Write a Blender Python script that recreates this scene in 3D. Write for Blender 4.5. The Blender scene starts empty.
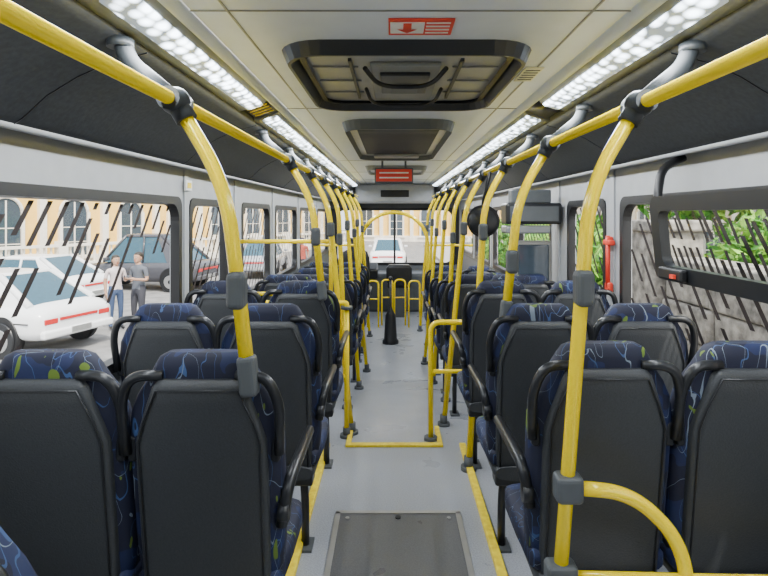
import bpy, bmesh, math, random
from mathutils import Vector, Matrix, Quaternion, Euler
random.seed(7)
PI=math.pi
# ---------------------------------------------------------------- materials
def mat(name,c,rough=.5,metal=0.,var=.08,scale=12.,bump=0.,emit=0.,spec=.5):
    m=bpy.data.materials.new(name); m.use_nodes=True
    n=m.node_tree.nodes; l=m.node_tree.links; b=n['Principled BSDF']
    tc=n.new('ShaderNodeTexCoord'); nz=n.new('ShaderNodeTexNoise')
    nz.inputs['Scale'].default_value=scale; nz.inputs['Detail'].default_value=4
    l.new(tc.outputs['Object'],nz.inputs['Vector'])
    r=n.new('ShaderNodeValToRGB')
    r.color_ramp.elements[0].position=.3; r.color_ramp.elements[1].position=.7
    r.color_ramp.elements[0].color=tuple(max(0,x*(1-var)) for x in c)+(1,)
    r.color_ramp.elements[1].color=tuple(min(1,x*(1+var)) for x in c)+(1,)
    l.new(nz.outputs['Fac'],r.inputs['Fac']); l.new(r.outputs['Color'],b.inputs['Base Color'])
    b.inputs['Roughness'].default_value=rough; b.inputs['Metallic'].default_value=metal
    b.inputs['Specular IOR Level'].default_value=spec
    if bump:
        bp=n.new('ShaderNodeBump'); bp.inputs['Strength'].default_value=bump; bp.inputs['Distance'].default_value=.004
        l.new(nz.outputs['Fac'],bp.inputs['Height']); l.new(bp.outputs['Normal'],b.inputs['Normal'])
    return m
YEL=mat('yellow_paint',(1.,.73,.0),.16,var=.01)
YELL=mat('yellow_floor_trim',(.95,.66,.02),.5,var=.2,scale=30)
GREYJ=mat('grey_joint_plastic',(.075,.083,.088),.5)
GREYD=mat('dark_grey_bracket',(.032,.037,.04),.45)
DUCT=mat('duct_dark_plastic',(.028,.031,.034),.6,var=.2,scale=60,bump=.2)
CEIL=mat('ceiling_panel',(.66,.71,.79),.38,var=.03)
WALL=mat('wall_grey_plastic',(.36,.37,.38),.45,var=.05)
WLOW=mat('wall_lower_grey',(.16,.17,.18),.6)
BLK=mat('black_rubber',(.008,.008,.009),.45)
BLK2=mat('black_plastic',(.012,.013,.015),.36)
SHELL=mat('seat_shell_plastic',(.032,.035,.038),.5,var=.15,scale=200,bump=.3)
ALU=mat('aluminium_trim',(.42,.41,.38),.4,metal=.5)
MET=mat('brushed_metal',(.5,.5,.5),.35,metal=.8)
WHT=mat('white_paint',(.78,.78,.76),.4)
REDS=mat('sign_red',(.72,.045,.02),.5)
STRIPE=mat('film_stripe_dark',(.018,.010,.009),.7)
DGL=mat('dark_glass',(.05,.07,.09),.08,spec=.8)
CURT=mat('hatch_grey',(.20,.21,.21),.4)
HATL=mat('hatch_lens_grey',(.30,.31,.32),.3)

def floor_mat(name,c,s):
    m=mat(name,c,.38,var=.22,scale=s,bump=.15)
    n=m.node_tree.nodes; l=m.node_tree.links; b=n['Principled BSDF']
    tc=n.new('ShaderNodeTexCoord'); nz=n.new('ShaderNodeTexNoise'); nz.inputs['Scale'].default_value=3.; nz.inputs['Detail'].default_value=6
    l.new(tc.outputs['Object'],nz.inputs['Vector'])
    mr=n.new('ShaderNodeMapRange'); mr.inputs[1].default_value=.35; mr.inputs[2].default_value=.65; mr.inputs[3].default_value=.26; mr.inputs[4].default_value=.42
    l.new(nz.outputs['Fac'],mr.inputs[0]); l.new(mr.outputs[0],b.inputs['Roughness'])
    return m
FLOOR=floor_mat('floor_vinyl',(.34,.355,.385),160)
FLOORD=floor_mat('floor_hatch_vinyl',(.11,.11,.11),220)

def fabric():
    m=bpy.data.materials.new('seat_fabric'); m.use_nodes=True
    n=m.node_tree.nodes; l=m.node_tree.links; b=n['Principled BSDF']
    tc=n.new('ShaderNodeTexCoord'); oi=n.new('ShaderNodeObjectInfo')
    ad=n.new('ShaderNodeVectorMath'); ad.operation='ADD'
    cx=n.new('ShaderNodeCombineXYZ'); mu=n.new('ShaderNodeMath'); mu.operation='MULTIPLY'; mu.inputs[1].default_value=7
    l.new(oi.outputs['Random'],mu.inputs[0]); l.new(mu.outputs[0],cx.inputs[0]); l.new(mu.outputs[0],cx.inputs[2])
    l.new(tc.outputs['Object'],ad.inputs[0]); l.new(cx.outputs[0],ad.inputs[1])
    def line(scale,width,dist,off):
        mp=n.new('ShaderNodeMapping'); mp.inputs['Location'].default_value=(off,off*2,off); mp.inputs['Scale'].default_value=(1.5,1.5,.6); mp.inputs['Rotation'].default_value=(.4,.5,0); l.new(ad.outputs[0],mp.inputs['Vector'])
        z=n.new('ShaderNodeTexNoise'); z.inputs['Scale'].default_value=scale; z.inputs['Detail'].default_value=1.; z.inputs['Distortion'].default_value=dist
        l.new(mp.outputs[0],z.inputs['Vector'])
        s=n.new('ShaderNodeMath'); s.operation='SUBTRACT'; s.inputs[1].default_value=.5; l.new(z.outputs['Fac'],s.inputs[0])
        a=n.new('ShaderNodeMath'); a.operation='ABSOLUTE'; l.new(s.outputs[0],a.inputs[0])
        t=n.new('ShaderNodeMath'); t.operation='LESS_THAN'; t.inputs[1].default_value=width; l.new(a.outputs[0],t.inputs[0]); return t
    def mix(fac,a,col):
        x=n.new('ShaderNodeMixRGB'); l.new(fac.outputs[0],x.inputs[0])
        if isinstance(a,tuple): x.inputs[1].default_value=a
        else: l.new(a.outputs[0],x.inputs[1])
        x.inputs[2].default_value=col; return x
    z=n.new('ShaderNodeTexNoise'); z.inputs['Scale'].default_value=7; l.new(ad.outputs[0],z.inputs['Vector'])
    g=n.new('ShaderNodeMath'); g.operation='GREATER_THAN'; g.inputs[1].default_value=.56; l.new(z.outputs['Fac'],g.inputs[0])
    c=mix(g,(.004,.006,.024,1),(.006,.014,.062,1))
    c=mix(line(9,.005,.5,3),c,(.03,.07,.18,1))
    c=mix(line(6,.0022,.6,11),c,(.16,.20,.25,1))
    z2=n.new('ShaderNodeTexNoise'); z2.inputs['Scale'].default_value=14; z2.inputs['Distortion'].default_value=.6
    mp=n.new('ShaderNodeMapping'); mp.inputs['Location'].default_value=(5,1,9); mp.inputs['Scale'].default_value=(1.4,1.4,.4); mp.inputs['Rotation'].default_value=(.5,.6,0); l.new(ad.outputs[0],mp.inputs['Vector']); l.new(mp.outputs[0],z2.inputs['Vector'])
    g2=n.new('ShaderNodeMath'); g2.operation='GREATER_THAN'; g2.inputs[1].default_value=.685; l.new(z2.outputs['Fac'],g2.inputs[0])
    c=mix(g2,c,(.10,.16,.015,1))
    l.new(c.outputs[0],b.inputs['Base Color']); b.inputs['Roughness'].default_value=.7
    return m
FAB=fabric()

def glass():
    m=bpy.data.materials.new('window_glass'); m.use_nodes=True
    n=m.node_tree.nodes; l=m.node_tree.links; n.remove(n['Principled BSDF']); o=n['Material Output']
    t=n.new('ShaderNodeBsdfTransparent'); t.inputs[0].default_value=(.95,.97,.96,1)
    g=n.new('ShaderNodeBsdfGlossy'); g.inputs['Roughness'].default_value=.03; g.inputs[0].default_value=(.9,.9,.9,1)
    x=n.new('ShaderNodeMixShader'); x.inputs[0].default_value=.025
    l.new(t.outputs[0],x.inputs[1]); l.new(g.outputs[0],x.inputs[2]); l.new(x.outputs[0],o.inputs['Surface']); return m
GLASS=glass()

def led():
    m=bpy.data.materials.new('led_diffuser'); m.use_nodes=True
    n=m.node_tree.nodes; l=m.node_tree.links; b=n['Principled BSDF']
    tc=n.new('ShaderNodeTexCoord'); mp=n.new('ShaderNodeMapping'); mp.inputs['Scale'].default_value=(26,17,26)
    l.new(tc.outputs['Object'],mp.inputs['Vector'])
    v=n.new('ShaderNodeTexVoronoi'); v.inputs['Randomness'].default_value=.45; v.inputs['Scale'].default_value=1.; l.new(mp.outputs[0],v.inputs['Vector'])
    mr=n.new('ShaderNodeMapRange'); mr.inputs[1].default_value=.22; mr.inputs[2].default_value=.62; mr.inputs[3].default_value=12.; mr.inputs[4].default_value=.4
    l.new(v.outputs['Distance'],mr.inputs[0]); l.new(mr.outputs[0],b.inputs['Emission Strength'])
    b.inputs['Base Color'].default_value=(.35,.4,.45,1); b.inputs['Emission Color'].default_value=(.76,.88,1,1); return m
LED=led()

# ---------------------------------------------------------------- mesh builder
def fillet(pts,rad,n=6):
    P=[Vector(p) for p in pts]; out=[P[0]]
    for i in range(1,len(P)-1):
        a,b,c=P[i-1],P[i],P[i+1]
        r=min(rad,(b-a).length*.49,(c-b).length*.49)
        p0=b+(a-b).normalized()*r; p2=b+(c-b).normalized()*r
        for k in range(n+1):
            t=k/n; out.append(p0*(1-t)**2+b*2*t*(1-t)+p2*t*t)
    out.append(P[-1]); return out
def rr(w,l,r,n=6):
    out=[]
    for cx,cy,a0 in ((w-r,l-r,0),(-w+r,l-r,PI/2),(-w+r,-l+r,PI),(w-r,-l+r,1.5*PI)):
        for k in range(n+1):
            a=a0+PI/2*k/n; out.append((cx+r*math.cos(a),cy+r*math.sin(a)))
    return out
def sup(cx,cy,w,h,e=4,n=20):
    out=[]
    for k in range(n):
        a=2*PI*(k+.5)/n; c,s=math.cos(a),math.sin(a)
        out.append((cx+w*math.copysign(abs(c)**(2/e),c),cy+h*math.copysign(abs(s)**(2/e),s)))
    return out
class MB:
    def __init__(s): s.v=[];s.f=[];s.m=[];s.s=[];s.mats=[]
    def mi(s,m):
        if m not in s.mats: s.mats.append(m)
        return s.mats.index(m)
    def add(s,vs,fs,m,smooth=False):
        o=len(s.v); s.v+= [tuple(v) for v in vs]; k=s.mi(m)
        for f in fs: s.f.append(tuple(i+o for i in f)); s.m.append(k); s.s.append(smooth)
    def box(s,c,d,m,rot=(0,0,0),bevel=0.):
        bm=bmesh.new(); bmesh.ops.create_cube(bm,size=1)
        for v in bm.verts: v.co=Vector((v.co.x*d[0],v.co.y*d[1],v.co.z*d[2]))
        if bevel: bmesh.ops.bevel(bm,geom=bm.edges[:],offset=bevel,segments=3,affect='EDGES',profile=.5)
        M=Matrix.Translation(c)@Euler(rot).to_matrix().to_4x4()
        bm.verts.index_update()
        s.add([M@v.co for v in bm.verts],[[v.index for v in f.verts] for f in bm.faces],m,False); bm.free()
    def bx(s,a,b,m,bevel=0.):
        s.box([(a[i]+b[i])/2 for i in range(3)],[abs(b[i]-a[i]) for i in range(3)],m,bevel=bevel)
    def tube(s,pts,r,m,seg=10,caps=True):
        P=[Vector(p) for p in pts]; Q=[P[0]]
        rs=[r]*len(P) if not isinstance(r,(list,tuple)) else list(r); R=[rs[0]]
        for p,q in zip(P[1:],rs[1:]):
            if (p-Q[-1]).length>1e-5: Q.append(p); R.append(q)
        P=Q; vs=[]; fs=[]
        t0=(P[1]-P[0]).normalized(); u=t0.orthogonal().normalized()
        for i,p in enumerate(P):
            if i==0: t=t0
            elif i==len(P)-1: t=(P[i]-P[i-1]).normalized()
            else: t=((P[i]-P[i-1]).normalized()+(P[i+1]-P[i]).normalized()).normalized()
            u=(u-t*u.dot(t)).normalized(); w=t.cross(u)
            for k in range(seg):
                a=2*PI*k/seg; vs.append(p+(u*math.cos(a)+w*math.sin(a))*R[i])
        for i in range(len(P)-1):
            for k in range(seg):
                k2=(k+1)%seg; fs.append((i*seg+k,i*seg+k2,(i+1)*seg+k2,(i+1)*seg+k))
        s.add(vs,fs,m,True)
        if caps:
            s.add([vs[k] for k in range(seg)],[tuple(range(seg))],m)
            s.add(vs[-seg:],[tuple(range(seg))],m)
    def loft(s,rings,m,c0=True,c1=True,smooth=True,close=True):
        n=len(rings[0]); vs=[p for r in rings for p in r]; fs=[]
        for i in range(len(rings)-1):
            for k in range(n if close else n-1):
                k2=(k+1)%n; fs.append((i*n+k,i*n+k2,(i+1)*n+k2,(i+1)*n+k))
        s.add(vs,fs,m,smooth)
        if c0: s.add(rings[0],[tuple(range(n))],m)
        if c1: s.add(rings[-1],[tuple(range(n))],m)
    def ell(s,c,r,m,nu=16,nv=10):
        rings=[]
        for j in range(1,nv):
            t=PI*j/nv; rings.append([(c[0]+r[0]*math.sin(t)*math.cos(2*PI*i/nu),c[1]+r[1]*math.sin(t)*math.sin(2*PI*i/nu),c[2]+r[2]*math.cos(t)) for i in range(nu)])
        s.loft(rings,m)
    def disc(s,c,axis,r,h,m,seg=24):
        a=Vector(axis).normalized(); c=Vector(c); s.tube([c-a*h/2,c+a*h/2],r,m,seg)
    def mesh(s,name):
        me=bpy.data.meshes.new(name); me.from_pydata(s.v,[],s.f)
        for m in s.mats: me.materials.append(m)
        me.polygons.foreach_set('material_index',s.m); me.polygons.foreach_set('use_smooth',s.s)
        bm=bmesh.new(); bm.from_mesh(me); bmesh.ops.remove_doubles(bm,verts=bm.verts[:],dist=1e-5)
        bmesh.ops.recalc_face_normals(bm,faces=bm.faces[:]); bm.to_mesh(me); bm.free(); me.update(); return me
    def obj(s,name,loc=(0,0,0),rot=(0,0,0)):
        return place(s.mesh(name),name,loc,rot)
def place(me,name,loc=(0,0,0),rot=(0,0,0)):
    o=bpy.data.objects.new(name,me); o.location=loc; o.rotation_euler=rot; bpy.context.scene.collection.objects.link(o); return o

# ---------------------------------------------------------------- layout (camera eye at origin)
C=.05; W=1.24; XL=C-W; XR=C+W
ZC=.56; ZF=-1.5; ZL=-1.74; GR=-2.55
YF=10.2; YB=-1.2
WT=.09; WS=-.66
def fz(y):
    if y<3.45: return ZF
    if y>5.6: return ZL
    return ZF+(ZL-ZF)*(y-3.45)/2.15

b=MB()
for y0,y1 in ((YB,3.45),(3.45,5.6),(5.6,YF)):
    z0=fz(y0) if y0!=YB else ZF; z1=fz(y1)
    vs=[(XL-.03,y0,z0),(XR+.03,y0,z0),(XR+.03,y1,z1),(XL-.03,y1,z1)]
    vs+= [(x,y,z-.08) for x,y,z in vs]
    b.add(vs,[(0,1,2,3),(7,6,5,4),(0,4,5,1),(2,6,7,3),(1,5,6,2),(3,7,4,0)],FLOOR)
b.obj('floor')
b=MB()
hx0,hx1,hy0,hy1=-.27,.33,1.75,2.66
b.bx((hx0,hy0,ZF+.001),(hx1,hy1,ZF+.006),FLOORD)
for a,c in (((hx0-.012,hy0),(hx0+.012,hy1)),((hx1-.012,hy0),(hx1+.012,hy1)),((hx0-.012,hy1-.012),(hx1+.012,hy1+.012)),((hx0-.012,hy0-.012),(hx1+.012,hy0+.012))):
    b.bx((a[0],a[1],ZF+.001),(c[0],c[1],ZF+.011),ALU)
for x in (hx0+.05,hx1-.05): b.disc((x,hy1-.05,ZF+.008),(0,0,1),.01,.006,ALU,12)
b.disc((C-.02,hy1-.045,ZF+.008),(0,0,1),.014,.008,BLK2,12)
b.obj('floor_hatch')
b=MB()
for x in (-.42,.455): b.bx((x-.02,.4,ZF+.001),(x+.02,3.43,ZF+.028),YELL,.005)
b.obj('yellow_aisle_edging')
b=MB()
b.bx((-.30,3.42,ZF+.001),(.33,3.465,ZF+.014),YELL)
b.bx((-.30,3.465,ZF-.03),(-.27,3.75,ZF+.008),YELL); b.bx((.30,3.465,ZF-.03),(.33,3.75,ZF+.008),YELL)
b.obj('step_nosing')

# ceiling
b=MB()
b.bx((C-.68,YB,ZC),(C+.68,YF,ZC+.05),CEIL)
for y in (1.45,2.78,5.45,6.9,8.3): b.bx((C-.62,y-.003,ZC-.003),(C+.62,y+.003,ZC),CURT)
for x in (-.5,.5): b.bx((C+x-.003,YB,ZC-.003),(C+x+.003,YF,ZC),CURT)
for s in (-1,1):
    b.loft([[(C+s*.60,y,ZC),(C+s*.625,y,ZC-.02),(C+s*.63,y,ZC-.03),(C+s*.68,y,ZC+.03)] for y in (YB,YF)],CEIL)
b.bx((XL-.1,YB,ZC+.05),(XR+.1,YF,ZC+.1),CEIL)
b.obj('ceiling')

for s,nm in ((-1,'left'),(1,'right')):
    b=MB()
    prof=[(.765,.475),(.80,.465),(.88,.445),(.97,.405),(1.06,.35),(1.13,.285),(1.16,.265)]
    ring=lambda y,o=0:[(C+s*(u),y,z-o) for u,z in prof]+[(C+s*1.22,y,.28),(C+s*1.22,y,.6),(C+s*.765,y,.6)]
    b.loft([ring(YB),ring(YF)],DUCT)
    y=.3
    while y<YF:
        b.loft([[(C+s*u,yy,z-.003) for u,z in prof]+[(C+s*u,yy,z+.01) for u,z in reversed(prof)] for yy in (y-.002,y+.002)],BLK)
        y+=1.25
    b.tube([(C+s*1.165,YB,.262),(C+s*1.165,YF,.262)],.012,WALL,8)
    b.obj('overhead_duct_'+nm)

segs=[(-1.,1.18),(1.2,2.48),(2.74,4.0),(4.02,5.3),(5.32,6.6),(6.62,7.9),(7.92,9.2)]
for s in (-1,1):
    for y0,y1 in segs:
        b=MB()
        b.loft([[(C+s*.635,y,ZC-.022),(C+s*.65,y,ZC-.04),(C+s*.735,y,ZC-.068),(C+s*.763,y,ZC-.075),(C+s*.763,y,ZC+.02),(C+s*.64,y,ZC+.02)] for y in (y0,y1)],CURT)
        b.loft([[(C+s*.650,y,ZC-.045),(C+s*.66,y,ZC-.053),(C+s*.710,y,ZC-.069),(C+s*.722,y,ZC-.071),(C+s*.72,y,ZC-.06),(C+s*.655,y,ZC-.038)] for y in (y0+.015,y1-.015)],LED)
        b.obj('led_light_strip')
    b=MB(); b.loft([[(C+s*.635,y,ZC-.022),(C+s*.75,y,ZC-.062),(C+s*.76,y,ZC+.02),(C+s*.64,y,ZC+.02)] for y in (2.485,2.735)],BLK2)
    if s<0:
        for k in range(4): b.loft([[(C+s*(.648+.0),y,ZC-.030-.002),(C+s*.74,y,ZC-.0605-.002),(C+s*.74,y,ZC-.058),(C+s*.648,y,ZC-.028)] for y in (2.52+k*.05,2.535+k*.05)],YELL)
    b.obj('speaker_panel')
    for yy in (1.5,4.5,7.5):
        ld=bpy.data.lights.new('led_lamp','AREA'); ld.shape='RECTANGLE'; ld.size=.09; ld.size_y=3.; ld.energy=46; ld.color=(.90,.95,1)
        lo=bpy.data.objects.new('led_lamp',ld); lo.location=(C+s*.67,yy,ZC-.09); lo.rotation_euler=(0,-s*.12,0); bpy.context.scene.collection.objects.link(lo)

def rounded_frame(b,cx,cy,w,l,r,t,z0,z1,m,slope=.02):
    o=rr(w,l,r); i=rr(w-t,l-t,max(r-t*.6,.02)); o2=rr(w-slope,l-slope,max(r-slope,.02)); i2=rr(w-t+slope,l-t+slope,max(r-t*.6+slope*.5,.02))
    f=lambda R,z:[(cx+x,cy+y,z) for x,y in R]
    b.loft([f(o,z1),f(o2,z0),f(i2,z0),f(i,z1)],m,False,False,smooth=False)
b=MB(); hy=2.17
rounded_frame(b,C,hy,.43,.48,.15,.05,ZC-.045,ZC,BLK2)
rounded_frame(b,C,hy,.37,.41,.10,.018,ZC-.02,ZC,BLK)
b.add([(C+x,hy+y,ZC-.006) for x,y in rr(.37,.41,.09)],[tuple(range(28))],HATL)
b.box((C,hy+.02,ZC-.014),(.26,.56,.014),CURT,bevel=.005)
b.box((C,hy-.02,ZC-.026),(.19,.30,.016),BLK2,bevel=.005)
b.box((C,hy+.04,ZC-.036),(.11,.12,.012),GREYJ,bevel=.005)
b.tube(fillet([(C-.16,hy+.1,ZC-.02),(C-.14,hy+.30,ZC-.05),(C+.14,hy+.30,ZC-.05),(C+.16,hy+.1,ZC-.02)],.1),.008,BLK)
b.tube(fillet([(C-.15,hy-.22,ZC-.02),(C-.10,hy-.08,ZC-.055),(C+.10,hy-.08,ZC-.055),(C+.15,hy-.22,ZC-.02)],.08),.009,BLK)
for sx in (-1,1):
    for k in range(3): b.box((C+sx*.26,hy-.2+k*.2,ZC-.010),(.17,.008,.006),CURT)
    b.box((C+sx*.2,hy,ZC-.012),(.012,.6,.012),BLK2)
b.obj('roof_hatch')
b=MB(); hy=3.98
rounded_frame(b,C-.01,hy,.345,.90,.16,.04,ZC-.06,ZC,GREYJ)
b.add([(C-.01+x,hy+y,ZC-.02) for x,y in rr(.31,.86,.1)],[tuple(range(28))],HATL)
for k in range(26): b.box((C-.01,hy-.66+k*.052,ZC-.024),(.52,.018,.005),BLK2)
b.box((C-.01,hy+.75,ZC-.035),(.4,.10,.03),ALU,bevel=.01); b.box((C-.01,hy-.78,ZC-.035),(.3,.06,.02),BLK2,bevel=.008)
b.obj('ceiling_vent')
b=MB(); hy=6.4
rounded_frame(b,C,hy,.36,.42,.12,.055,ZC-.05,ZC,CURT); b.add([(C+x,hy+y,ZC-.02) for x,y in rr(.32,.38,.1)],[tuple(range(28))],WALL); b.obj('roof_hatch')
b=MB()
b.box((.085,1.57,ZC-.003),(.19,.13,.004),REDS)
b.box((.045,1.57,ZC-.006),(.10,.09,.002),WHT); b.box((.045,1.555,ZC-.008),(.024,.05,.002),REDS)
b.add([(.045,1.608,ZC-.009),(.015,1.575,ZC-.009),(.075,1.575,ZC-.009)],[(0,1,2)],REDS)
for k in range(4): b.box((.135,1.53+k*.027,ZC-.006),(.07,.008,.002),WHT)
b.obj('emergency_exit_sign')
b=MB(); b.box((.54,2.1,ZC-.004),(.07,.2,.004),mat('label_cream',(.7,.68,.5),.5))
for k in range(5): b.box((.54,2.03+k*.034,ZC-.007),(.055,.01,.002),GREYJ)
b.obj('instruction_label')
b=MB()
b.box((C-.03,5.5,ZC-.15),(.40,.05,.16),GREYJ,bevel=.01)
b.box((C-.03,5.47,ZC-.15),(.37,.01,.125),REDS)
for k in range(2): b.box((C-.03,5.462,ZC-.125-k*.05),(.30,.004,.014),WHT)
for x in (-.12,.12): b.box((C-.03+x,5.5,ZC-.04),(.02,.02,.09),GREYJ)
b.obj('warning_sign')

# ---------------------------------------------------------------- walls / windows
winL=[(-.9,1.1),(1.28,2.98),(3.12,3.82),(4.2,5.15),(5.4,6.6),(6.85,8.2),(8.45,9.8)]
winR=[(-.9,1.1),(1.28,2.98),(3.2,3.88),(4.3,5.4),(5.65,6.75),(7.0,8.2),(8.45,9.8)]
wn=0
for X,s,wins,nm in ((XL,-1,winL,'left'),(XR,1,winR,'right')):
    b=MB(); xo=X+s*.06
    b.bx((X,YB,GR+.35),(xo,YF,WS),WLOW)
    b.bx((X,YB,WT),(xo,YF,ZC+.05),WALL)
    ys=[YB]+[q for w in wins for q in w]+[YF]
    for i in range(0,len(ys),2): b.bx((X,ys[i],WS),(xo,ys[i+1],WT),WALL)
    b.bx((X-s*.006,YB,WS-.05),(X,YF,WS-.02),GREYJ)
    for i in range(2,len(ys)-1,2):
        ym=(ys[i]+ys[i+1])/2; b.bx((X-s*.010,ym-.03,WS-.02),(X,ym+.03,.26),WALL,.003)
    b.obj('wall_'+nm)
    for y0,y1 in wins:
        wn+=1; b=MB(); cy=(y0+y1)/2; hz=(WT-WS)/2; cz=(WT+WS)/2; hy_=(y1-y0)/2
        o=rr(hy_+.0,hz+.0,.003); o3=rr(hy_+.012,hz+.012,.06); i_=rr(hy_-.03,hz-.03,.09); i2=rr(hy_-.035,hz-.035,.09)
        f=lambda R,x:[(x,cy+u,cz+v) for u,v in R]
        b.loft([f(o3,X-s*.001),f(o3,X-s*.006),f(i_,X-s*.006),f(i2,X+s*.04),f(o,X+s*.045)],BLK,False,False,False)
        b.add(f(rr(hy_-.02,hz-.02,.08),X+s*.035),[tuple(range(28))],GLASS)
        lo_z=cz-hz+.04; hi_z=cz+hz-.04; H=hi_z-lo_z; lean=.50
        dens=.10
        a=y0-.5
        rnd=random.Random(int(y0*100)+s)
        near=1.2<y0<2
        while a<y1:
            t=rnd.uniform(-.2,0)
            while t<1:
                L=rnd.uniform(.2,.45) if near else rnd.uniform(.3,.7); gap=rnd.uniform(.04,.12)
                t1=min(1,t+L)
                w=.028
                m0=y0+.05; m1=y1-.05-w
                ta=max(t,0,(m0-a)/lean); tb=min(t1,(m1-a)/lean)
                skip=near and s<0 and ta<.42 and (a+lean*ta>1.7) and rnd.random()<.8
                skip=skip or (near and s>0 and rnd.random()<.25)
                if tb>ta+.02 and not skip:
                    x=X+s*.03
                    pa=(a+lean*ta,lo_z+H*ta); pb=(a+lean*tb,lo_z+H*tb)
                    b.add([(x,pa[0],pa[1]),(x,pa[0]+w,pa[1]),(x,pb[0]+w,pb[1]),(x,pb[0],pb[1])],[(0,1,2,3)],STRIPE)
                t=t1+gap
            a+=dens
        b.obj('window_%d'%wn)
b=MB(); b.bx((XL-.06,YB-.06,GR+.35),(XR+.06,YB,ZC+.1),WALL); b.obj('wall_back')
b=MB()
b.bx((XL-.06,YF,GR+.35),(XR+.06,YF+.06,-.95),WLOW)
b.bx((XL-.06,YF,.12),(XR+.06,YF+.06,ZC+.1),GREYJ)
b.bx((XL-.06,YF,-.95),(XL+.1,YF+.06,.12),BLK2); b.bx((XR-.1,YF,-.95),(XR+.06,YF+.06,.12),BLK2)
b.obj('wall_front')
b=MB(); f=lambda R,y:[(C+u,y,-.415+v) for u,v in R]
b.loft([f(rr(1.16,.55,.01),YF-.01),f(rr(1.1,.5,.12),YF-.01),f(rr(1.1,.5,.12),YF+.04)],BLK,False,False,False)
b.add(f(rr(1.11,.51,.1),YF+.03),[tuple(range(28))],GLASS); b.bx((C-.02,YF-.015,-.93),(C+.02,YF+.02,.1),BLK); b.obj('window_windshield')

# right-hand inward hinged emergency window
b=MB()
def pf(R,off,d=0): return [(1.13-.10*(v)+off,1.84+u,-.095+v) for u,v in R]
b.loft([pf(rr(.42,.172,.05),-.02),pf(rr(.42,.172,.05),.02),pf(rr(.355,.112,.035),.02),pf(rr(.355,.112,.035),-.02),pf(rr(.42,.172,.05),-.02)],BLK2,False,False,False)
b.add(pf(rr(.36,.117,.035),.0),[tuple(range(28))],GLASS)
b.tube(fillet([(1.265,2.30,.25),(1.16,2.28,.2),(1.12,2.24,.07),(1.14,2.24,-.05)],.05),.018,BLK,10)
b.tube([(1.265,1.45,.2),(1.13,1.46,.05)],.016,BLK,10)
b.box((1.11,2.10,-.235),(.03,.18,.05),BLK,bevel=.01); b.box((1.095,2.06,-.24),(.02,.03,.015),REDS)
for k in range(9):
    y=1.50+k*.085
    for t in (0,.5):
        v0=-.11+.22*t; v1=v0+.085
        if y+.1*(t+.4)>2.16: continue
        b.add([(1.13-.10*v0+.002,y+.1*t,-.095+v0),(1.13-.10*v0+.002,y+.1*t+.018,-.095+v0),(1.13-.10*v1+.002,y+.1*t+.058,-.095+v1),(1.13-.10*v1+.002,y+.1*t+.04,-.095+v1)],[(0,1,2,3)],STRIPE)
b.obj('emergency_window_frame')

# ---------------------------------------------------------------- seats
def seat_mesh(arm):
    b=MB()
    tl=lambda z:(1.1-z)*.13
    prof=[(.40,.17,.045),(.43,.2,.06),(.55,.212,.062),(.75,.215,.058),(.9,.215,.055),(.96,.205,.053),(1.01,.182,.05),(1.05,.155,.047),(1.085,.135,.044),(1.11,.12,.036),(1.122,.098,.02)]
    b.loft([[(x,y+.06+tl(z),z) for x,y in sup(0,0,w,t,3.6,24)] for z,w,t in prof],FAB)
    prof2=[(.34,.155,.02),(.37,.176,.035),(.6,.180,.035),(.8,.180,.034),(.88,.178,.034),(.93,.163,.033),(.99,.142,.032),(1.035,.126,.03),(1.055,.110,.018)]
    b.loft([[(x,y+.018+tl(z),z) for x,y in sup(0,0,w,t,7,24)] for z,w,t in prof2],SHELL)
    rim=[(-.162,.40),(-.165,.88),(-.148,.94),(-.110,1.03),(.110,1.03),(.148,.94),(.165,.88),(.162,.40)]
    b.tube([(x,-.016+tl(z),z) for x,z in rim],.003,BLK2,6)
    for s in (-1,1):
        b.tube(fillet([(s*.10,.015+tl(1.06),1.064),(s*.185,.0+tl(1.07),1.068),(s*.217,.005+tl(.98),.985),(s*.210,.02+tl(.88),.84)],.06),.0145,BLK2,10)
        b.box((s*.198,.03+tl(.86),.85),(.026,.03,.07),BLK2,bevel=.008)
    pan=[(.08,.19,.03),(.1,.205,.045),(.25,.212,.05),(.42,.212,.05),(.48,.2,.042),(.5,.17,.02)]
    b.loft([[(x,y,z+.45) for x,z in sup(0,0,w,t,4,20)] for y,w,t in pan],FAB)
    b.loft([[(x,y,z+.395) for x,z in sup(0,0,w,.03,4,20)] for y,w in ((.06,.18),(.1,.19),(.4,.19),(.46,.16))],SHELL)
    b.box((0,.12,.36),(.36,.08,.06),BLK2,bevel=.01)
    for x in (-.13,.13):
        b.tube(fillet([(x,.14,.38),(x,.2,.2),(x,.2,.012)],.06),.018,BLK2,10)
        b.box((x,.2,.006),(.07,.1,.012),GREYJ)
    if arm:
        x=arm*.228
        P=fillet([(x-arm*.02,.085,.62),(x,.085,.74),(x,.46,.735)],.05)
        b.tube(P,.018,BLK2,10); b.ell((x,.46,.735),(.018,.024,.018),BLK2,10,6)
        b.disc((x-arm*.012,.085,.66),(1,0,0),.028,.03,BLK2,16)
    return b.mesh('bus_seat')
SM={a:seat_mesh(a) for a in (-1,0,1)}
def row(side,y,win=True):
    z=fz(y+.15)
    if side<0:
        place(SM[1],'bus_seat',(-.522,y,z)); place(SM[0],'bus_seat',(-.952,y,z))
    else:
        place(SM[-1],'bus_seat',(.625,y,z)); place(SM[0],'bus_seat',(1.055,y,z))
for y in (1.42,2.2,2.98): row(-1,y)
for y in (1.52,2.2,2.98): row(1,y)
for y in (4.5,5.3,6.1,6.9): row(-1,y)
for y in (4.0,4.8,5.6,6.4): row(1,y)
place(SM[0],'bus_seat',(-.70,.66,ZF))

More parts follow.
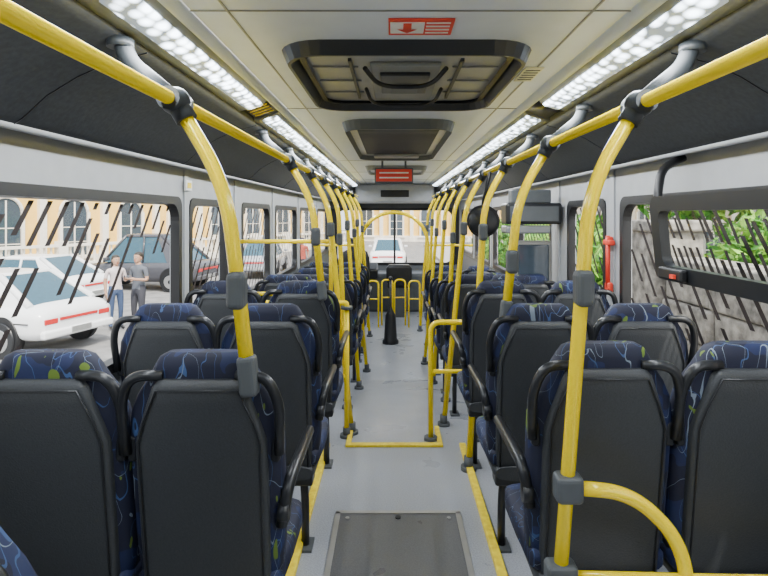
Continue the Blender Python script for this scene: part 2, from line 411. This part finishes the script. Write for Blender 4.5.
# ---------------------------------------------------------------- rails and poles
RX=.63; RZ=.305
for s in (-1,1):
    b=MB(); x=C+s*RX
    b.tube([(x,YB+.05,RZ),(x,8.9,RZ)],.0185,YEL,14)
    b.obj('overhead_handrail')
def pole(s,y,zend,xs=.46,xb=.44,foot=False,knob=-.20):
    b=MB(); X=lambda u:C+s*u
    b.tube(fillet([(X(.775),y,.47),(X(.755),y,.41),(X(RX+.01),y,RZ+.01)],.05),.024,GREYD,12)
    b.disc((X(.778),y,.46),(0,0,1),.034,.024,GREYD,16)
    b.disc((X(RX),y,RZ),(0,1,0),.031,.10,GREYD,14)
    b.ell((X(RX),y,RZ),(.04,.045,.038),GREYD,14,8)
    d=Vector((X(.5)-X(RX),0,.09-RZ)).normalized(); p=Vector((X(RX),y,RZ))
    b.tube([p,p+d*.06],.029,GREYD,12)
    P=fillet([tuple(p),(X(.495),y,.08),(X(xb),y,zend)],.14,10)
    b.tube(P,.0195,YEL,14)
    if knob is not None:
        t=(knob-.08)/(zend-.08); kx=.495+(xb-.495)*t
        b.box((X(kx),y-.012,knob),(.05,.055,.10),GREYJ,bevel=.016)
    if foot:
        b.disc((X(xb),y,zend+.012),(0,0,1),.045,.024,GREYJ,18); b.tube([(X(xb),y,zend),(X(xb),y,zend+.08)],.027,GREYJ,12)
    else:
        b.box((X(xb),y,zend),(.05,.05,.11),GREYJ,rot=(0,.1*s,0),bevel=.014)
    return b
pole(-1,1.42,-.43,xb=.435).obj('grab_pole')
b=pole(1,1.46,ZF,xb=.375,foot=True)
b.box((.485,1.46,-.75),(.075,.06,.075),GREYJ,bevel=.014)
b.tube(fillet([(.49,1.46,-.75),(.66,1.46,-.765),(.80,1.46,-.90),(.86,1.46,-1.49)],.12,10),.0195,YEL,14)
b.disc((.86,1.46,ZF+.012),(0,0,1),.045,.024,GREYJ,18)
b.tube([(.47,1.46,-1.0),(1.28,1.46,-1.02)],.0195,YEL,12); b.box((.465,1.46,-.99),(.085,.06,.07),GREYJ,bevel=.014)
b.obj('grab_pole')
pole(1,2.28,-.42,xb=.44).obj('grab_pole')
pole(-1,2.95,-.42,xb=.44,knob=-.12).obj('grab_pole')
pole(1,3.12,-1.5,xb=.40,foot=True,knob=-.1).obj('grab_pole')
for s,ys in ((-1,(3.7,4.4,5.15,5.9,6.7,7.6)),(1,(3.9,4.65,5.4,6.2,7.1,7.95))):
    for i,y in enumerate(ys):
        pole(s,y,fz(y),xb=(.33,.42,.37)[i%3],foot=True,knob=-.2 if i%2 else -.1).obj('grab_pole')
def stanchion(x,y,z1=ZC):
    b=MB(); b.tube([(x,y,fz(y)),(x,y,z1)],.018,YEL,12); b.disc((x,y,fz(y)+.012),(0,0,1),.045,.024,GREYJ,18)
    b.tube([(x,y,fz(y)),(x,y,fz(y)+.07)],.026,GREYJ,12); b.disc((x,y,z1-.012),(0,0,1),.04,.02,GREYJ,16)
    return b
b=stanchion(-.31,3.62,-.62)
b.tube(fillet([(-.31,3.62,-.63),(-.31,3.62,-.6),(-.75,3.62,-.6),(-1.17,3.62,-.6)],.03),.018,YEL,12); b.tube([(-.31,3.62,-1.1),(-1.17,3.62,-1.1)],.016,YEL,12)
b.obj('yellow_guard_rail')
b=MB()
b.tube(fillet([(.26,3.56,fz(3.56)),(.26,3.56,-.72),(.56,3.56,-.72),(.56,3.56,fz(3.56))],.07),.018,YEL,12)
b.tube([(.26,3.56,-1.05),(.56,3.56,-1.05)],.015,YEL,12)
for x in (.26,.56): b.disc((x,3.56,fz(3.56)+.012),(0,0,1),.045,.024,GREYJ,18)
b.obj('yellow_guard_rail')
b=MB()
b.tube([(-1.18,4.0,-.2),(-.46,4.0,-.2)],.016,YEL,12); b.tube([(-.46,4.0,RZ-.9),(-.46,4.0,-.12)],.016,YEL,12); b.tube([(-.46,4.0,RZ-.9),(-1.18,4.0,RZ-.9)],.016,YEL,12)
b.disc((-1.18,4.0,-.2),(1,0,0),.03,.02,GREYJ,14)
b.obj('wheelchair_bay_rail')
b=MB()
A=[(-.47,7.9,ZL)]+[(.03-.5*math.cos(t),7.9,-.42+.46*math.sin(t)) for t in [PI*k/16 for k in range(17)]]+[(.53,7.9,ZL)]
b.tube(A,.028,YEL,12)
b.tube([(-.47,7.9,-.45),(-1.15,7.9,-.45)],.018,YEL,10); b.tube([(.53,7.9,-.45),(1.2,7.9,-.45)],.018,YEL,10)
b.tube([(-.47,7.9,-1.1),(-1.15,7.9,-1.1)],.018,YEL,10); b.tube([(.53,7.9,-1.1),(1.2,7.9,-1.1)],.018,YEL,10)
b.obj('entrance_arch_rail')
b=MB()
for k,(x,y) in enumerate(((-.30,8.2),(-.08,8.35),(.12,8.35),(.34,8.2))):
    b.tube(fillet([(x-.08,y,ZL),(x-.08,y,-1.02),(x+.09,y,-1.02),(x+.09,y,ZL)],.07),.014,YEL,10)
    b.tube([(x-.08,y,-1.3),(x+.09,y,-1.3)],.011,YEL,8)
b.obj('turnstile_hoops')
b=MB()
rings=[[(-.02+r*math.cos(2*PI*k/20),7.2+r*math.sin(2*PI*k/20),ZL+z) for k in range(20)] for z,r in ((0,.11),(.04,.11),(.06,.09),(.38,.07),(.44,.035),(.5,.018),(.86,.018))]
b.loft(rings,BLK2); b.ell((-.02,7.2,ZL+.88),(.03,.03,.03),BLK2); b.obj('turnstile_post')
b=MB()
b.bx((C-1.1,9.5,ZL),(C+1.15,YF-.02,-1.05),GREYJ,.05)
b.box((-.6,9.5,-1.0),(.7,.3,.2),BLK2,rot=(.4,0,0),bevel=.04)
b.obj('dashboard')
b=MB(); R=[(-.6+.2*math.cos(t),9.22+.05*math.sin(t),-.88+.2*math.sin(t)) for t in [2*PI*k/24 for k in range(25)]]
b.tube(R,.015,BLK,8); b.tube([(-.6,9.22,-.88),(-.6,9.36,-.96)],.03,BLK,8); b.tube([(-.79,9.22,-.88),(-.41,9.22,-.88)],.012,BLK,8); b.obj('steering_wheel')
b=MB()
b.loft([[(x-.6,y+8.65,z) for x,y in sup(0,0,w,.06,4,18)] for z,w in ((-1.2,.2),(-1.0,.24),(-.7,.23),(-.6,.2),(-.56,.12),(-.52,.13),(-.4,.13),(-.37,.09))],BLK2)
b.box((-.6,8.88,-1.22),(.46,.44,.1),BLK2,bevel=.03); b.bx((-.75,8.75,ZL),(-.45,9.0,-1.26),GREYJ); b.obj('driver_seat')
b=MB()
b.loft([[(x+.12,y+9.0,z) for x,y in sup(0,0,w,.05,4,18)] for z,w in ((-1.2,.18),(-1.1,.22),(-.9,.22),(-.84,.17))],BLK2)
b.box((.12,9.15,-1.2),(.4,.3,.1),BLK2,bevel=.03); b.bx((.02,9.0,ZL),(.22,9.2,-1.24),GREYJ); b.obj('conductor_seat')
b=MB(); b.bx((C-.70,9.4,.22),(C+.70,YF-.02,ZC-.01),WALL,.04); b.box((C,9.39,.38),(.5,.03,.12),BLK,bevel=.01); b.obj('front_header_cabinet')

b=MB(); b.disc((.61,3.55,-.04),(.1,1,.1),.108,.05,BLK,32)
b.ell((.61,3.53,-.04),(.10,.03,.10),BLK2,24,10); b.tube([(.61,3.6,-.04),(.58,3.88,.0)],.014,BLK,8); b.tube([(.61,3.57,.06),(.66,3.57,.29)],.012,BLK,8); b.obj('round_mirror')
b=MB(); b.box((1.06,4.05,.01),(.42,.2,.16),BLK2,bevel=.02); b.box((1.06,3.945,.01),(.36,.01,.11),GREYJ)
b.box((1.02,4.05,-.11),(.34,.18,.06),CURT,bevel=.015); b.box((.92,3.96,-.11),(.05,.02,.03),WHT); b.box((1.05,4.05,.14),(.3,.12,.1),GREYJ,bevel=.01); b.obj('equipment_box')
b=MB(); b.box((1.10,4.15,-.55),(.3,.04,.7),ALU,bevel=.02); b.box((1.10,4.12,-.48),(.24,.02,.5),DGL,bevel=.01); b.obj('partition_screen')
b=MB(); b.box((XR-.028,3.08,-.15),(.03,.05,.05),REDS,bevel=.008); b.tube([(XR-.035,3.08,-.12),(XR-.035,3.08,-.42)],.013,REDS,10); b.box((XR-.03,3.08,-.42),(.03,.06,.06),REDS,bevel=.01); b.box((XR-.03,3.08,-.16),(.035,.10,.03),REDS,bevel=.008); b.obj('emergency_hammer')
b=MB(); b.box((XL+.018,3.05,.17),(.01,.09,.06),WHT); b.box((XL+.025,3.05,.17),(.004,.05,.03),YELL); b.obj('instruction_label')

# ---------------------------------------------------------------- exterior
ROAD=mat('asphalt',(.22,.215,.21),.85,var=.25,scale=3)
PAV=mat('paving_stone',(.42,.39,.34),.85,var=.2,scale=5)
YW=mat('ochre_render',(.95,.60,.15),.8,var=.08,scale=2)
YW2=mat('cream_render',(.62,.48,.28),.8,var=.08,scale=2)
WTR=mat('white_stucco',(.84,.79,.69),.8,var=.06)
STONE=mat('rough_stone',(.30,.275,.24),.9,var=.6,scale=7,bump=1.)
LEAF=mat('leaf_green',(.07,.26,.02),.6,var=.5,scale=4)
LEAF2=mat('leaf_light',(.24,.46,.05),.6,var=.4,scale=4)
FLR=mat('red_flower',(.7,.04,.04),.6)
BARK=mat('bark',(.30,.24,.17),.9,var=.4,scale=20)
CARW=mat('car_white',(.86,.87,.88),.2,var=.01)
CARS=mat('car_silver',(.45,.47,.5),.25,metal=.4,var=.02)
CARD=mat('car_dark',(.06,.06,.07),.25,var=.02)
CGL=mat('car_glass',(.02,.075,.11),.06,spec=.6)
TAIL=mat('tail_red',(.55,.02,.02),.3)
b=MB(); b.add([(-60,-30,GR),(60,-30,GR),(60,90,GR),(-60,90,GR)],[(0,1,2,3)],ROAD); b.obj('ground_road')
b=MB(); b.bx((2.6,-10,GR),(9.8,44,GR+.14),PAV); b.obj('sidewalk')

def facade(A,B,name,wall=YW,bay=3.0,H=9.5,bal=True):
    A=Vector(A);B=Vector(B);L=(B-A).length; n=int(L/bay); b=MB()
    b.bx((0,.3,0),(L,6,H),wall)
    b.bx((0,.12,0),(L,.35,.55),WTR)
    for z in (4.3,H-.3): b.bx((0,-.1,z),(L,.35,z+.18),WTR); b.bx((0,.0,z-.15),(L,.35,z),WTR)
    for i in range(n+1):
        x=i*bay
        b.bx((x-.16,.05,0),(x+.16,.35,4.2),WTR); b.bx((x-.24,0,0),(x+.24,.35,.4),WTR); b.bx((x-.24,0,3.85),(x+.24,.35,4.1),WTR)
        b.bx((x-.2,.1,4.5),(x+.2,.35,H-.4),WTR)
        if i==n: break
        cx=x+bay/2
        for z0,z1 in ((.5,2.7),(5.2,7.4)):
            b.bx((cx-.6,.2,z0),(cx+.6,.31,z1),DGL)
            b.bx((cx-.74,.1,z0),(cx-.6,.34,z1),WTR); b.bx((cx+.6,.1,z0),(cx+.74,.34,z1),WTR)
            b.bx((cx-.03,.17,z0),(cx+.03,.2,z1+.5),WTR)
            for q in (.33,.66): b.bx((cx-.6,.17,z0+(z1-z0)*q-.02),(cx+.6,.2,z0+(z1-z0)*q+.02),WTR)
            arc=[(cx+.67*math.cos(PI*k/12),.22,z1+.67*math.sin(PI*k/12)) for k in range(13)]
            b.tube(arc,.08,WTR,8)
            b.add([(cx+.6*math.cos(PI*k/12),.25,z1+.6*math.sin(PI*k/12)) for k in range(13)],[tuple(range(13))],DGL)
            b.bx((cx-.85,.0,z0-.12),(cx+.85,.34,z0),WTR)
    if bal:
        b.bx((0,-1.7,0),(L,-1.3,.35),WTR); b.bx((0,-1.65,1.1),(L,-1.35,1.22),WTR)
        x=0.
        while x<L:
            b.tube([(x,-1.5,.35),(x,-1.5,.5),(x,-1.5,.62),(x,-1.5,.95),(x,-1.5,1.1)],[.05,.05,.09,.04,.06],WTR,6,False); x+=.28
        for i in range(n+1): b.bx((i*bay-.2,-1.72,0),(i*bay+.2,-1.28,1.35),WTR)
    th=math.atan2(B.y-A.y,B.x-A.x)
    b.obj(name,(A.x,A.y,GR),(0,0,th))
facade((-24,12),(-5,44),'yellow_colonial_building')
facade((-4,52),(24,46),'street_building',bal=False)
facade((12.5,36),(10.5,-4),'garden_building',YW2,bal=False)

def car(name,loc,heading,paint,k=1.,tall=0.):
    b=MB()
    st=[(-2.12,.42,.72,.66),(-2.08,.34,.82,.76),(-1.9,.28,.9,.82),(-1.3,.25,.93,.85),(-.6,.25,.92,.86),(.4,.25,.9,.86),(1.1,.25,.86,.85),(1.7,.28,.78,.82),(2.05,.33,.68,.74),(2.15,.4,.6,.62)]
    b.loft([[(x,y,z) for y,z in sup(0,(z0+z1)/2,w,(z1-z0)/2,4.5,24)] for x,z0,z1,w in st],paint)
    zt=1.38+tall
    lo=[(-1.75,.66),(-1.2,.74),(.3,.76),(1.0,.70)]; hi=[(-.85,.52),(-.7,.56),(.2,.58),(.32,.55)]
    rings=[]
    for t in (0,.33,.66,1):
        P=[(lo[i][0]*(1-t)+hi[i][0]*t,lo[i][1]*(1-t)+hi[i][1]*t) for i in range(4)]
        z=.87+(zt-.87)*t
        rings.append([(x,y,z) for x,y in P]+[(x,-y,z) for x,y in reversed(P)])
    b.loft(rings,CGL,smooth=False)
    rf=lambda g,z:[(a,math.copysign(abs(y)+g,y),z) for a,y in [(a,c) for a,c in hi]+[(a,-c) for a,c in reversed(hi)]]
    b.loft([rf(.02,zt-.05),rf(.025,zt-.01),rf(-.03,zt+.03),rf(-.25,zt+.045)],paint)
    for sy in (-1,1):
        for i,r in ((0,.06),(3,.04)):
            b.tube([(lo[i][0],sy*lo[i][1],.88),(hi[i][0],sy*hi[i][1],zt)],r,paint,8)
        b.add([(-1.75,sy*.69,.86),(-1.15,sy*.765,.86),(-.72,sy*.585,zt),(-.85,sy*.545,zt)],[(0,1,2,3)],paint)
        b.tube([(-.35,sy*.75,.88),(-.3,sy*.59,zt)],.03,paint,8)
        b.box((.75,sy*.9,.98),(.14,.16,.1),paint,bevel=.03)
        b.tube([(-1.9,sy*.83,.62),(1.7,sy*.83,.6)],.012,BLK2,6)
        b.box((-.25,sy*.865,.76),(.14,.02,.025),BLK2)
        for wx in (-1.32,1.32):
            b.disc((wx,sy*.78,.36),(0,1,0),.37,.16,BLK,28); b.disc((wx,sy*.80,.31),(0,1,0),.31,.18,BLK2,28)
            b.disc((wx,sy*.86,.31),(0,1,0),.2,.08,MET,20); b.disc((wx,sy*.89,.31),(0,1,0),.06,.05,BLK2,12)
        b.box((-2.09,sy*.56,.64),(.08,.26,.10),TAIL,bevel=.02); b.box((2.07,sy*.5,.6),(.12,.26,.12),WHT,bevel=.03)
    b.box((-2.12,0,.42),(.12,1.5,.14),paint,bevel=.04); b.box((2.12,0,.4),(.12,1.4,.16),BLK2,bevel=.04)
    b.box((-2.185,0,.44),(.01,.42,.1),MET); b.box((-2.11,0,.66),(.05,.8,.05),TAIL)
    o=b.obj(name,(loc[0],loc[1],GR),(0,0,heading)); o.scale=(k,k,k); return o
car('car',(-7.95,10.6),math.radians(163),CARW,1.02)
car('car',(-10.2,15.0),math.radians(168),CARW)
car('car',(-8.6,18.6),math.radians(172),CARD,1.1,.3)
car('car',(-16,16.8),math.radians(160),CARS)
car('car',(-5.6,23.0),math.radians(95),CARS)
car('car',(-.2,26.0),math.radians(90),CARW)

b=MB()
rnd=random.Random(3)
for lay in range(4):
    y=1.0+(lay%2)*.35
    while y<7.0:
        w=min(rnd.uniform(.7,1.2),7.15-y); b.box((3.9+rnd.uniform(-.03,.03),y+w/2,GR+.145+.22+lay*.43),(.5,w-.015,.42),STONE,bevel=.04); y+=w
b.box((3.9,4.1,GR+1.92),(.62,6.1,.13),STONE,bevel=.03)
b.box((3.9,7.55,GR+1.25),(.7,.7,2.2),STONE,bevel=.04); b.box((3.9,7.55,GR+2.4),(.85,.85,.16),STONE,bevel=.04)
b.obj('stone_wall')  # stone garden wall with coping and end pillar
def foliage(name,c,r,n,ls=.12,ms=(LEAF,LEAF2),seed=1):
    b=MB(); rnd=random.Random(seed)
    for i in range(n):
        d=Vector((rnd.gauss(0,1),rnd.gauss(0,1),rnd.gauss(0,1))).normalized()*rnd.uniform(.55,1.05)
        p=Vector((c[0]+d.x*r[0],c[1]+d.y*r[1],max(c[2]+d.z*r[2],GR+.30)))
        q=Quaternion((rnd.gauss(0,1),rnd.gauss(0,1),rnd.gauss(0,1),rnd.gauss(0,1))).normalized(); s=ls*rnd.uniform(.6,1.3)
        b.add([p+q@Vector(v) for v in ((-s,0,0),(0,-s*.4,.1*s),(s,0,0),(0,s*.4,.1*s))],[(0,1,2,3)],ms[i%len(ms)])
    b.tube([(c[0],c[1],GR+.14),(c[0],c[1],c[2])],.08,BARK,8)
    b.obj(name)
FM=(LEAF,LEAF2)*5+(FLR,)
foliage('garden_bush',(5.7,4.6,-1.05),(.95,2.2,1.05),4200,ms=FM,seed=1)
foliage('garden_bush',(5.1,8.8,-1.5),(.8,.9,.8),1800,.10,ms=FM,seed=8)
foliage('garden_bush',(7.3,9.8,-1.1),(1.1,1.7,1.2),3000,.13,seed=2)
foliage('garden_bush',(5.6,15.6,-1.2),(1.3,2.2,1.2),2500,.16,seed=3)
foliage('garden_bush',(4.6,21,-1.3),(1.3,2.5,1.1),2000,.2,seed=4)
foliage('street_tree',(8.0,14.0,1.6),(1.5,2.6,2.0),3200,.2,seed=5)
foliage('street_tree',(8.6,5.5,1.2),(1.0,2.0,1.3),2400,.15,seed=6)
def palm(loc,h,n=14,L=1.4):
    b=MB(); x,y=loc; zt=GR+h
    b.tube([(x,y,GR+.14),(x+.05,y,GR+h*.5),(x,y,zt)],[.16,.12,.11],BARK,10)
    for i in range(n):
        a=2*PI*i/n+.3*(i%3); up=.9-.35*(i%3); P=[]
        for k in range(9):
            t=k/8; P.append(Vector((x+math.cos(a)*L*t,y+math.sin(a)*L*t,zt+up*L*t-1.15*L*t*t)))
        b.tube(P,.012,LEAF2,5)
        side=Vector((-math.sin(a),math.cos(a),0))
        for k in range(1,9):
            for q in (0,.5):
                p=P[k-1].lerp(P[k],q); fw=(P[k]-P[k-1]).normalized(); ll=.32*(1-.5*k/9)
                for sg in (-1,1):
                    tip=p+side*sg*ll+fw*ll*.6+Vector((0,0,-.1))
                    b.add([p,p+fw*.05,tip],[(0,1,2)],LEAF if k%2 else LEAF2)
    b.obj('palm')
palm((4.9,10.9),2.1,L=1.0); palm((3.9,13.0),2.2,L=.95)

# ---------------------------------------------------------------- people
SK=mat('skin',(.45,.26,.17),.55,var=.05); HR=mat('hair_dark',(.02,.014,.01),.6)
def person(loc,h,heading,shirt,pants,longhair=False,armpose=0):
    k=h/1.70
    V=[];E=[];R=[]
    def j(p,r,par=None):
        V.append((p[0],p[1],p[2])); R.append(r); i=len(V)-1
        if par is not None: E.append((par,i))
        return i
    pel=j((0,0,.95),(.15,.10)); sp=j((0,.01,1.12),(.125,.095),pel); ch=j((0,0,1.28),(.15,.105),sp); nb=j((0,.01,1.42),(.075,.065),ch); nk=j((0,-.005,1.50),(.052,.052),nb); j((0,-.01,1.56),(.05,.05),nk)
    for s in (-1,1):
        sh=j((s*.175,.01,1.385),(.058,.055),ch)
        if armpose==1 or (armpose==2 and s>0):
            pts=[(s*.225,.02,1.12),(s*.12,-.22,1.16)]; hd=Vector((-s*.35,-.7,.35)).normalized()
        else:
            pts=[(s*.225,.03,1.12),(s*.235,-.04,.88)]; hd=Vector((0,-.12,-1)).normalized()
        el=j(pts[0],(.044,.044),sh); wr=j(pts[1],(.027,.03),el)
        w=Vector(pts[1]); side=Vector((0,1,0)) if abs(hd.z)>.8 else Vector((0,.3,1)).normalized()
        pm=j(w+hd*.055,(.018,.038),wr)
        for q in range(4):
            o=side*(q-1.5)*.019; ln=(.075,.085,.08,.06)[q]
            a=j(w+hd*.095+o,(.0095,.0095),pm); c=j(w+hd*(.095+ln*.5)+o+Vector((-s*.01,0,0)),(.0085,.0085),a); j(w+hd*(.095+ln)+o+Vector((-s*.028,0,0)),(.007,.007),c)
        a=j(w+hd*.04-side*.045,(.011,.011),pm); j(w+hd*.075-side*.06,(.009,.009),a)
        hp=j((s*.095,0,.88),(.092,.095),pel); kn=j((s*.105,-.02,.49),(.06,.062),hp); an=j((s*.11,.02,.09),(.042,.045),kn); j((s*.125,-.15,.04),(.042,.032),an)
    me=bpy.data.meshes.new('sk'); me.from_pydata(V,E,[]); o=bpy.data.objects.new('sk',me); bpy.context.scene.collection.objects.link(o)
    m=o.modifiers.new('s','SKIN')
    for i,r in enumerate(R): me.skin_vertices[0].data[i].radius=r
    me.skin_vertices[0].data[0].use_root=True
    o.modifiers.new('u','SUBSURF').levels=1
    dg=bpy.context.evaluated_depsgraph_get(); ev=o.evaluated_get(dg); m2=ev.to_mesh()
    b=MB(); vs=[v.co.copy() for v in m2.vertices]
    for p in m2.polygons:
        c=p.center
        arm=abs(c.x)>.19 or c.y<-.13
        if c.z<.1: mm=BLK2
        elif c.z<.78 and not (abs(c.x)>.205): mm=pants
        elif c.z<.97 and abs(c.x)<.19: mm=pants
        elif c.z>1.44: mm=SK
        elif arm and c.z<1.2: mm=SK
        else: mm=shirt
        b.add([vs[i] for i in p.vertices],[tuple(range(len(p.vertices)))],mm,True)
    ev.to_mesh_clear(); bpy.data.objects.remove(o,do_unlink=True)
    hz=1.60
    rg=[]
    for dz,w,d,oy in ((-.115,.022,.025,-.045),(-.10,.045,.05,-.035),(-.07,.06,.075,-.02),(-.03,.07,.09,-.005),(.02,.077,.098,0),(.06,.074,.095,.004),(.09,.058,.075,.006),(.108,.03,.04,.006)):
        rg.append([(x,y+oy,hz+dz) for x,y in sup(0,0,w,d,2.2,18)])
    b.loft(rg,SK)
    b.loft([[(x,y-.1,hz+dz) for x,y in sup(0,0,w,d,2,8)] for dz,w,d in ((-.035,.012,.012),(-.028,.014,.024),(.0,.008,.014),(.02,.004,.006))],SK)
    for s in (-1,1):
        b.ell((s*.077,.005,hz-.008),(.009,.018,.03),SK,8,6); b.ell((s*.029,-.088,hz+.008),(.012,.008,.007),WHT,8,6); b.ell((s*.029,-.095,hz+.008),(.005,.004,.005),BLK,8,6)
        b.box((s*.029,-.095,hz+.026),(.028,.006,.005),HR)
    b.box((0,-.094,hz-.062),(.04,.008,.008),TAIL)
    hr=[]
    for dz,w,d,oy in ((-.02,.082,.06,.05),(.03,.084,.085,.022),(.07,.08,.098,.01),(.10,.062,.08,.01),(.122,.03,.04,.01)): hr.append([(x,y+oy,hz+dz) for x,y in sup(0,0,w,d,2.2,16)])
    b.loft(hr,HR)
    if longhair: b.loft([[(x,y+.07,z) for x,y in sup(0,0,w,d,2.4,14)] for z,w,d in ((1.36,.05,.02),(1.42,.075,.035),(1.52,.08,.04),(1.6,.07,.045))],HR)
    ob=b.obj('person',(loc[0],loc[1],GR),(0,0,heading)); ob.scale=(k,k,k)
WS1=mat('shirt_pink_white',(.62,.54,.53),.8); GS=mat('shirt_grey',(.10,.11,.13),.8); JN=mat('jeans',(.05,.08,.16),.8); PK=mat('trousers_dark',(.04,.04,.05),.8); OS=mat('shirt_red',(.45,.08,.05),.8)
person((-6.15,11.8),1.64,math.radians(50),WS1,JN,True,2)
person((-5.55,11.6),1.72,math.radians(-20),GS,PK,False,1)
person((-3.3,19.5),1.7,math.radians(20),OS,PK,False,0)

# ---------------------------------------------------------------- world, sun, camera
w=bpy.data.worlds.new('sky'); bpy.context.scene.world=w; w.use_nodes=True
n=w.node_tree.nodes; l=w.node_tree.links; bg=n['Background']
sk=n.new('ShaderNodeTexSky'); sk.sky_type='NISHITA'; sk.sun_disc=False; sk.sun_elevation=math.radians(50); sk.sun_rotation=math.radians(160); sk.air_density=1.; sk.dust_density=3.
mx=n.new('ShaderNodeMixRGB'); mx.inputs[0].default_value=.6; mx.inputs[2].default_value=(6.2,6.3,6.4,1); l.new(sk.outputs[0],mx.inputs[1])
l.new(mx.outputs[0],bg.inputs[0]); bg.inputs[1].default_value=.62
sd=bpy.data.lights.new('sun','SUN'); sd.energy=7.5; sd.angle=.02; sd.color=(1,.95,.87)
so=bpy.data.objects.new('sun',sd); so.rotation_euler=Vector((-.35,.6,-1.)).to_track_quat('-Z','Y').to_euler(); bpy.context.scene.collection.objects.link(so)
cd=bpy.data.cameras.new('camera'); cd.sensor_width=36; cd.lens=530/768*36; cd.clip_start=.02; cd.clip_end=300
cd.shift_x=-8/768; cd.shift_y=-73/768
co=bpy.data.objects.new('camera',cd); co.rotation_euler=(PI/2,0,0); bpy.context.scene.collection.objects.link(co); bpy.context.scene.camera=co
